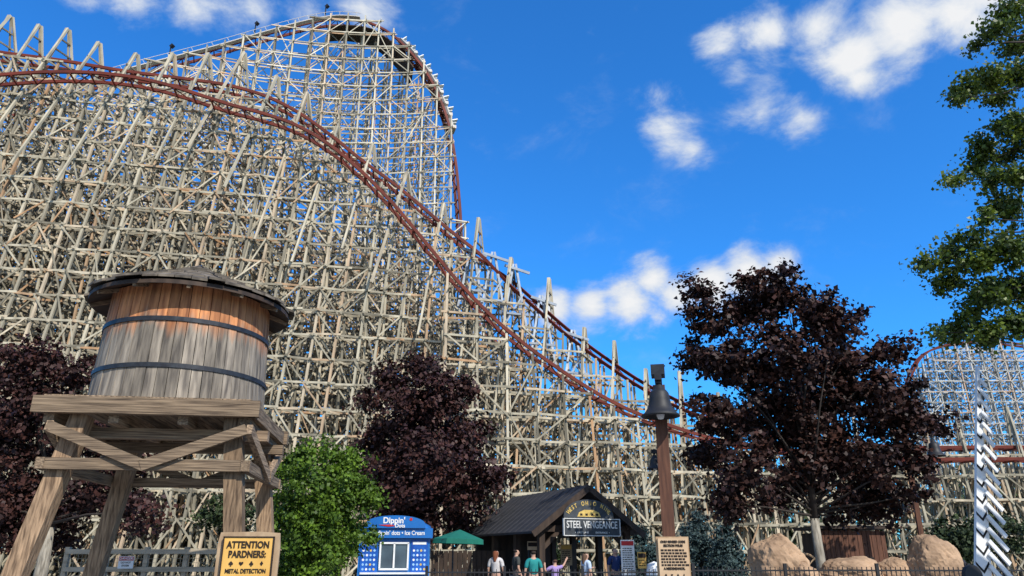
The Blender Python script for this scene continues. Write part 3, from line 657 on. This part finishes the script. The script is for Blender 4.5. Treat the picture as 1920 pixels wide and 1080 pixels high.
# ------------------------------------------------------------ kiosk
c=P(739,1040,23.5)
k=thing('ice_cream_kiosk','blue ice cream kiosk with arched sign top and white framed window','kiosk',(c.x,23.5,0),R(6))
W=1.05; zb=2.0
MB().box((0,.9,zb/2),(2*W,1.8,zb)).build('body',M['blue'],k)
fa=MB().box((0,.85,zb+.15),(2*W+.14,2.0,.28)).build('fascia',M['blue'],k)
arc=[(-.9,0)]+[(.9*-math.cos(math.pi*q/16),.06+.3*math.sin(math.pi*q/16)**.8) for q in range(1,16)]+[(.9,0)]
MB().prism(arc[::-1],(0,-.1,zb+.291),(1,0,0),(0,0,1),.12).build('arched_sign',M['blue'],fa)
MB().lathe([(1.1,0),(1.04,.1),(.85,.2),(.5,.27),(0,.3)],(0,.9,zb+.292),24).build('roof',M['blue'],k,True)
text("Dippin'",.24,(-.04,-.23,zb+.5),M['white'],fa,off=.006,sx=.95); text("Dots",.15,(.14,-.231,zb+.355),M['white'],fa,off=.004)
b=MB(); b.prism([(-.5,.0),(-.2,-.05),(.0,-.03),(-.1,.01)],(0,-.224,zb+.38),(1,0,0),(0,0,1),.01); b.prism(circ(.46,.16,.045),(0,-.224,zb+.38),(1,0,0),(0,0,1),.01); b.build('emblem',M['red'],fa)
text("eam • dippin' dots • Ice Cream",.17,(0,-.158,zb+.15),M['white'],fa,off=.003,sx=.84)
wf=MB()
for a,b_,c_,d in((0,1.87,.86,.05),(0,1.14,.86,.05),(-.41,1.5,.05,.74),(.41,1.5,.05,.74),(0,1.5,.05,.74)): wf.box((a,-.03,b_),(c_,.07,d))
wi=wf.build('window',M['white'],k)
MB().box((0,-.012,1.5),(.78,.02,.7)).build('pane',M['glass'],wi)
MB().box((0,-.15,1.03),(1.9,.3,.05)).build('counter',M['white'],k)
for sx_ in(-1,1):
    po=MB().box((sx_*.74,-.015,1.5),(.5,.025,.9)).build('poster',M['navy'],k)
    for mt,f in((M['paleblue'],0),(M['white'],1),(M['yellow'],2)):
        b=MB()
        for r_ in range(5):
            for q in range(4):
                if (0 if (r_*7+q*3)%5<3 else (1 if (r_+q)%3 else 2))==f: b.prism(circ(sx_*.74-.16+q*.107,1.14+r_*.13,.034,10),(0,-.029,0),(1,0,0),(0,0,1),.004)
        if b.v: b.build('flavour_dots',mt,po)
    MB().box((sx_*.74,-.031,1.87),(.4,.006,.08)).build('poster_heading',M['white'],po)

# ------------------------------------------------------------ umbrella with table
c=P(850,1000,24)
u=thing('patio_umbrella','dark green canvas umbrella tilted beside the blue kiosk','umbrella',(c.x,24,0),0)
MB().tube([(0,0,0),(0.0,0,2.2)],.025).build('pole',M['iron'],u)
n=8; vs=[(0,0,2.28)]
for k_ in range(n):
    a=2*math.pi*(k_+.5)/n; vs.append((.8*math.cos(a),.8*math.sin(a),2.0+.05*math.cos(a)))
for k_ in range(n):
    a=2*math.pi*(k_+.5)/n; vs.append((.82*math.cos(a),.82*math.sin(a),1.86+.05*math.cos(a)))
fs=[(0,1+k_,1+(k_+1)%n) for k_ in range(n)]+[(1+k_,9+k_,9+(k_+1)%n,1+(k_+1)%n) for k_ in range(n)]
cn=MB().add(vs,fs).build('canopy',M['umb'],u); cn.rotation_euler=(0,R(5),0)
b=MB()
for k_ in range(n):
    a=2*math.pi*(k_+.5)/n; b.bar((0,0,2.2),(.76*math.cos(a),.76*math.sin(a),1.95),.015)
b.build('ribs',M['iron'],u)
t=thing('patio_table','small round table under the green umbrella','table',(c.x+.02,24.05,0)); MB().lathe([(.04,.72),(.5,.72),(.5,.76),(.04,.76)],n=20).build('tabletop',M['umb'],t)
b=MB()
for a in range(4): b.bar((.06*math.cos(a*1.57),.06*math.sin(a*1.57),.72),(.4*math.cos(a*1.57),.4*math.sin(a*1.57),0),.04)
b.build('table_base',M['iron'],t)

# ------------------------------------------------------------ entrance building
gc=P(1096,914,26.5)
e=thing('entrance_pavilion','open timber entrance pavilion with dark gable roof and ride sign','pavilion',(gc.x,26.5,0),R(24))
ZR=gc.z; ZE=2.2; HW=2.1; LEN=6.0
for sg_ in(-1,1):
    b=MB(); a=V((0,-.25,ZR)); d=V((sg_*HW,-.25,ZE)); nn=V((0,LEN+.3,0)); up=V((0,0,.07))
    b.add([a,d,d+nn,a+nn,a+up,d+up,d+nn+up,a+nn+up],[(3,2,1,0),(4,5,6,7),(0,1,5,4),(1,2,6,5),(2,3,7,6),(3,0,4,7)])
    rf=b.build('roof_slope',M['roofmetal'],e)
    for q in range(14):
        y=-.2+q*(LEN+.2)/13; MB().bar(V((sg_*.02,y,ZR+.078)),V((sg_*HW,y,ZE+.078)),.02,.02).build('roof_seam',M['roofmetal'],rf)
    MB().bar((0,-.3,ZR-.03),(sg_*(HW+.03),-.3,ZE-.03),.06,.2).build('barge_board',M['darkwood'],e)
    for y in(0.1,2,4,5.7):
        MB().box((sg_*1.65,y,1.22),(.2,.2,2.45)).build('post',M['darkwood'],e)
        if y<1: MB().bar((sg_*1.65,y-.02,1.7),(sg_*1.0,y-.02,2.3),.1,.14).build('brace',M['darkwood'],e)
    MB().box((sg_*1.65,2.9,2.43),(.16,6,.16)).build('eave_beam',M['darkwood'],e)
MB().box((0,.1,2.37),(3.3,.16,.2)).build('tie_beam',M['darkwood'],e)
MB().box((0,5.7,1.5),(3.2,.08,3.0)).build('rear_wall',M['darkwood'],e)
MB().box((0,.1,3.1),(.14,.12,1.3)).build('king_post',M['darkwood'],e)
for sg_ in(-1,1): MB().bar((0,.1,2.6),(sg_*1.0,.1,3.05),.1,.12).build('truss_strut',M['darkwood'],e)
ZS=2.4; XS=-.12
sb=MB().box((XS,-.62,ZS),(2.1,.06,.5)).build('sign_board',M['signgrey'],e)
text('STEEL VENGEANCE',.32,(XS,-.655,ZS+.07),M['silver'],sb,off=.004,sx=.7)
text('•  FAST LANE          ENTRANCE  •',.085,(XS,-.655,ZS-.17),M['silver'],sb,off=.001,sx=1.05)
b=MB()
for x in(-1.06,1.06): b.box((XS+x,-.63,ZS),(.03,.08,.54))
for z in(ZS-.265,ZS+.265): b.box((XS,-.63,z),(2.15,.08,.025))
b.build('sign_border',M['silver'],sb)
for x in(-.8,.8): MB().box((XS+x,-.42,ZS+.1),(.06,.36,.06)).build('sign_bracket',M['iron'],sb)
ZA=ZS+.3
poly=[(XS-.95,ZA),(XS+.95,ZA)]+[(XS+.95*math.cos(math.pi*q/14),ZA+.05+.55*math.sin(math.pi*q/14)) for q in range(0,15)]
ar=MB().prism(poly,(0,-.4,0),(1,0,0),(0,0,1),.06).build('arched_sign',M['signgrey'],e)
tx='WEST OHIO MINE'
for i,ch in enumerate(tx):
    a=R(162-144*i/13)
    if ch!=' ': text(ch,.19,(XS+.8*math.cos(a),-.466,ZA+.06+.41*math.sin(a)),M['yellow'],ar,off=.004,sx=.8,roll=(math.pi/2-a)*.6)
MB().prism([(-.45,.04),(.45,.04),(.38,.18),(.18,.26),(-.18,.26),(-.38,.18)],(XS,-.461,ZA),(1,0,0),(0,0,1),.006).build('painted_scene',M['yellow'],ar)
b=MB()
for kx in(-.3,-.1,.12,.3): b.box((XS+kx,-.47,ZA+.11),(.09,.008,.07))
b.build('painted_figures',M['ink'],ar)
def board(label,px,Y,w_,z0_,z1_,face,head,post='iron',rz=0):
    x=P(px,1040,Y).x; t=thing('information_sign',label,'sign',(x,Y,0),rz)
    MB().box((0,0,(z0_+z1_)/2),(w_,.04,z1_-z0_)).build('board',M[face],t)
    MB().box((0,-.024,z1_-.1),(w_*.9,.006,.13)).build('heading',M[head],t)
    b=MB(); z=z1_-.25
    while z>z0_+.08:
        x_=-w_*.38
        while x_<w_*.3:
            wd=rnd.uniform(.03,.09); b.box((x_+wd/2,-.024,z),(wd,.006,.025)); x_+=wd+.02
        z-=.065
    b.build('small_print',M['ink'],t)
    for s in(-1,1): MB().box((s*w_*.4,.03,z0_/2+.05),(.04,.04,z0_+.1)).build('post',M[post],t)
board('tall white rules sign with red heading right of the entrance',1177,24.5,.42,.95,1.98,'white','red')
board('small cream sign beside the tall white rules sign',1203,24.2,.26,1.15,1.62,'cream','ink')
board('brown framed board inside the entrance pavilion',1062,28,.4,1.2,1.9,'frame','cream')
board('tan board sign left of the entrance near the umbrella',1000,27,.4,1.7,1.98,'tan','ink')
x=P(1226,1050,24.3).x; t=thing('trash_bin','green and white domed litter bin right of entrance signs','litter bin',(x,24.3,0))
MB().lathe([(.0,0),(.25,0),(.28,.95),(.0,.95)],n=16).build('bin_body',M['umb'],t,True)
MB().lathe([(.29,.955),(.28,1.1),(.2,1.28),(0,1.36)],n=16).build('lid',M['white'],t,True)
t=thing('board_fence','dark brown board fence behind the green umbrella','fence',P(850,1042,30).xy.to_3d())
for q in range(22): MB().box((-1.9+q*.18,0,.85),(.165,.03,1.7+rnd.uniform(-.03,.03))).build('plank',M['darkwood'],t)
MB().box((0,.05,1.5),(3.9,.06,.1)).build('rail',M['darkwood'],t)

# ------------------------------------------------------------ fences along the bottom
def iron_fence(label,x0,x1,Y,h,rz=0):
    t=thing('iron_fence',label,'fence',((x0+x1)/2,Y,0)); w_=x1-x0
    for z in(h,h-.16,.15): MB().box((0,0,z),(w_,.04,.035)).build('rail',M['black'],t)
    b=MB(); q=-w_/2
    while q<w_/2: b.box((q,0,h/2+.04),(.018,.018,h+.08)); q+=.115
    b.build('pickets',M['black'],t)
    q=-w_/2
    while q<=w_/2+.01: MB().box((q,0,h/2+.08),(.07,.07,h+.16)).build('post',M['black'],t); q+=w_/max(1,round(w_/2.4))
    return t
iron_fence('black iron picket fence in front of the entrance at centre',P(800,1070,21).x,P(1238,1070,21).x,21,1.1)
iron_fence('black iron picket fence along the bottom right',P(1300,1070,19).x,P(1990,1070,19).x,19,1.18)
x0=P(120,1060,18).x; x1=P(420,1060,18).x
t=thing('mesh_fence','pale timber and wire mesh fence behind the water tower legs','fence',((x0+x1)/2,18,0)); w_=x1-x0
for z in(1.6,1.22): MB().box((0,0,z),(w_,.05,.1)).build('rail',M['palewood'],t)
for q in range(5): MB().box((-w_/2+q*w_/4,.06,.85),(.1,.1,1.7)).build('post',M['palewood'],t)
b=MB(); q=-w_/2
while q<w_/2: b.box((q,.03,.85),(.007,.007,1.5)); q+=.09
for z in np.arange(.1,1.6,.09): b.box((0,.04,float(z)),(w_,.007,.007))
b.build('wire_mesh',M['palewood'],t)
x=P(237,1050,17.85).x; d=thing('danger_sign','small white DANGER sign on the wire mesh fence','sign',(x,17.85,1.25))
MB().box((0,0,.12),(.34,.015,.26)).build('plate',M['white'],d); MB().box((0,-.011,.2),(.32,.006,.08)).build('header',M['red'],d)
text('DANGER',.075,(0,-.018,.2),M['white'],d,ext=.002,off=.001); text('DO NOT',.055,(0,-.011,.115),M['ink'],d,ext=.002); text('ENTER',.055,(0,-.011,.05),M['ink'],d,ext=.002)

# ------------------------------------------------------------ rocks and mine shed
def boulder(label,px,py,Y,sx_,sz_,seed):
    import bmesh
    c=P(px,py,Y); bm=bmesh.new(); bmesh.ops.create_icosphere(bm,subdivisions=5,radius=1)
    for v in bm.verts:
        n_=v.co.normalized(); f=1+.25*noise.noise(n_*1.1+V((seed,0,0)))+.12*abs(noise.noise(n_*3+V((0,seed,0))))+.05*noise.noise(n_*9)
        v.co=V((n_.x*sx_*f,n_.y*sx_*.8*f,n_.z*sz_*f))
    me=bpy.data.meshes.new('boulder'); bm.to_mesh(me); bm.free(); me.materials.append(M['rock'])
    o=bpy.data.objects.new('boulder',me); col.objects.link(o); o.location=(c.x,Y,max(c.z,sz_*.5)); tag(o,label,'rock')
boulder('large tan boulder left of the pale maple trunk',1460,1060,20.6,.7,.72,3)
boulder('tan rock slab right of the maple trunk below the shed',1595,1078,20.8,.85,.42,5)
boulder('tan boulder left of the crossing gate',1748,1055,20.6,.62,.66,9)
boulder('low tan rock between shed and right boulder',1680,1076,20.9,.5,.4,14)
boulder('small round tan rock at the foot of the large boulder',1510,1080,20.2,.35,.3,21)
c=P(1598,1010,26); t=thing('mine_shed','small brown plank shed on the rocks behind the maple','shed',(c.x,26,0))
b=MB()
for q in range(14): b.box((-1.0+q*.155,0,1.2),(.14,.05,2.2+rnd.uniform(-.06,.06)))
b.build('plank_wall',M['postwood'],t); MB().box((0,.9,2.4),(2.4,2.2,.1)).build('roof',M['darkwood'],t); MB().box((0,.95,1.15),(2.0,1.7,2.2)).build('body',M['darkwood'],t)
t=thing('wagon_wheel','spoked wooden wagon wheel standing right of the left boulder','wheel',(P(1508,1050,23).x,23,1.15))
def ring(r,n=20): return [(r*math.cos(2*math.pi*k/n),0,r*math.sin(2*math.pi*k/n)) for k in range(n+1)]
MB().tube(ring(.42),.035,6).build('rim',M['frame'],t)
for q in range(8): MB().bar((0,0,0),(.42*math.cos(q*math.pi/4),0,.42*math.sin(q*math.pi/4)),.03).build('spoke',M['frame'],t)
MB().box((0,.08,-.55),(.12,.12,1.2)).build('stand',M['frame'],t)

# ------------------------------------------------------------ people
def person(label,px,Y,face,shirt,pants,hair,H=1.7,le=None,re=None,long=False):
    x=P(px,1040,Y).x; t=thing('person',label,'person',(x,Y,0),face); k=H/1.72; t.scale=(k,k,k)
    arms={}
    for sg_,ov in((-1,re),(1,le)):
        el,wr=ov if ov else (V((.25,.02,1.14)),V((.27,-.08,.9)))
        arms[sg_]=(V((sg_*.18,0,1.42)),V((sg_*el[0],el[1],el[2])),V((sg_*wr[0],wr[1],wr[2])))
    vs=[V((0,0,.96)),V((0,0,1.12)),V((0,0,1.32)),V((0,.01,1.44)),V((0,.0,1.52)),V((0,-.015,1.58)),V((0,-.01,1.645)),V((0,0,1.69)),V((0,-.115,1.6))]
    rd=[(.15,.11),(.13,.095),(.16,.105),(.1,.08),.052,.068,.085,.06,.014]
    ed=[(0,1),(1,2),(2,3),(3,4),(4,5),(5,6),(6,7),(5,8)]
    for sg_ in(-1,1):
        s,el,wr=arms[sg_]; b0=len(vs); d=(wr-el).normalized(); pal=wr+d*.07
        vs+=[s,el,wr,pal]; rd+=[.056,.042,.027,.032]; ed+=[(3,b0),(b0,b0+1),(b0+1,b0+2),(b0+2,b0+3)]
        sd_=d.cross(V((0,1,.2))).normalized()
        for q,(o_,ln) in enumerate([(-.03,.06),(-.01,.075),(.01,.07),(.03,.055)]):
            vs.append(pal+sd_*o_+d*ln+V((0,-.01,0))); rd.append(.009); ed.append((b0+3,len(vs)-1))
        vs.append(wr+d*.04-sd_*.05); rd.append(.01); ed.append((b0+2,len(vs)-1))
        b0=len(vs); vs+=[V((sg_*.095,0,.88)),V((sg_*.11,-.01,.48)),V((sg_*.115,.02,.1)),V((sg_*.125,-.14,.035))]; rd+=[.088,.058,.04,.035]; ed+=[(0,b0),(b0,b0+1),(b0+1,b0+2),(b0+2,b0+3)]
    skin_obj('body',vs,ed,rd,M['skin'],t)
    vs=[V((0,0,.98)),V((0,0,1.12)),V((0,0,1.32)),V((0,.01,1.45))]; rd=[(.165,.125),(.15,.115),(.18,.125),(.1,.085)]; ed=[(0,1),(1,2),(2,3)]
    for sg_ in(-1,1):
        s,el,wr=arms[sg_]; b0=len(vs); vs+=[s,s.lerp(el,.8)]; rd+=[.078,.066]; ed+=[(3,b0),(b0,b0+1)]
    skin_obj('shirt',vs,ed,rd,cl(shirt),t,1)
    vs=[V((0,0,.95))]; rd=[(.165,.125)]; ed=[]
    for sg_ in(-1,1):
        b0=len(vs); vs+=[V((sg_*.1,0,.86)),V((sg_*.11,-.01,.5)),V((sg_*.115,.01,.12))]; rd+=[.1,.075,.06]; ed+=[(0,b0),(b0,b0+1),(b0+1,b0+2)]
    skin_obj('trousers',vs,ed,rd,cl(pants),t,1)
    if long: vs=[V((0,.015,1.68)),V((0,.045,1.62)),V((0,.075,1.5)),V((0,.09,1.36))]; rd=[.09,.1,.08,.04]
    else: vs=[V((0,.01,1.69)),V((0,.03,1.65)),V((0,.04,1.6))]; rd=[.082,.092,.07]
    skin_obj('hair',vs,[(i,i+1) for i in range(len(vs)-1)],rd,cl(hair),t,2)
    for sg_ in(-1,1): MB().box((sg_*.032,-.094,1.635),(.02,.012,.012)).build('eye',M['ink'],t)
    return t
person('woman with long reddish hair in a white top left of the entrance',930,24,R(160),(.6,.57,.55),(.05,.06,.1),(.22,.07,.03),1.68,long=True)
person('person in a dark grey shirt beside the white topped woman',968,25.5,R(110),(.05,.055,.05),(.08,.08,.09),(.03,.02,.015),1.72)
person('person in a teal shirt with back turned at centre',1000,22.8,R(190),(.02,.25,.24),(.1,.1,.12),(.035,.022,.015),1.66)
person('child in a lilac shirt with an arm raised to point',1040,23.8,R(200),(.35,.25,.5),(.06,.07,.12),(.1,.05,.03),1.42,re=((.36,-.05,1.5),(.5,-.12,1.68)),le=((.36,-.05,1.3),(.3,-.22,1.5)))
person('woman in a pale blue sleeveless top before the entrance opening',1098,23.8,R(120),(.5,.6,.72),(.3,.32,.38),(.14,.08,.05),1.6,long=True,le=((.24,-.1,1.2),(.15,-.32,1.25)))
person('person in a navy shirt near the white rules sign',1153,25.2,R(20),(.02,.04,.13),(.1,.1,.1),(.05,.03,.02),1.74)
person('person in black by the rocks right of the maple trunk',1632,21.9,R(180),(.02,.02,.022),(.03,.03,.04),(.02,.015,.012),1.5)
person('person in a red shirt beside the one in black by the rocks',1683,22.5,R(170),(.3,.03,.03),(.04,.04,.06),(.03,.02,.015),1.55)
person('person in dark clothes nearest the crossing gate',1790,21.5,R(150),(.03,.03,.04),(.04,.04,.05),(.025,.018,.012),1.65)
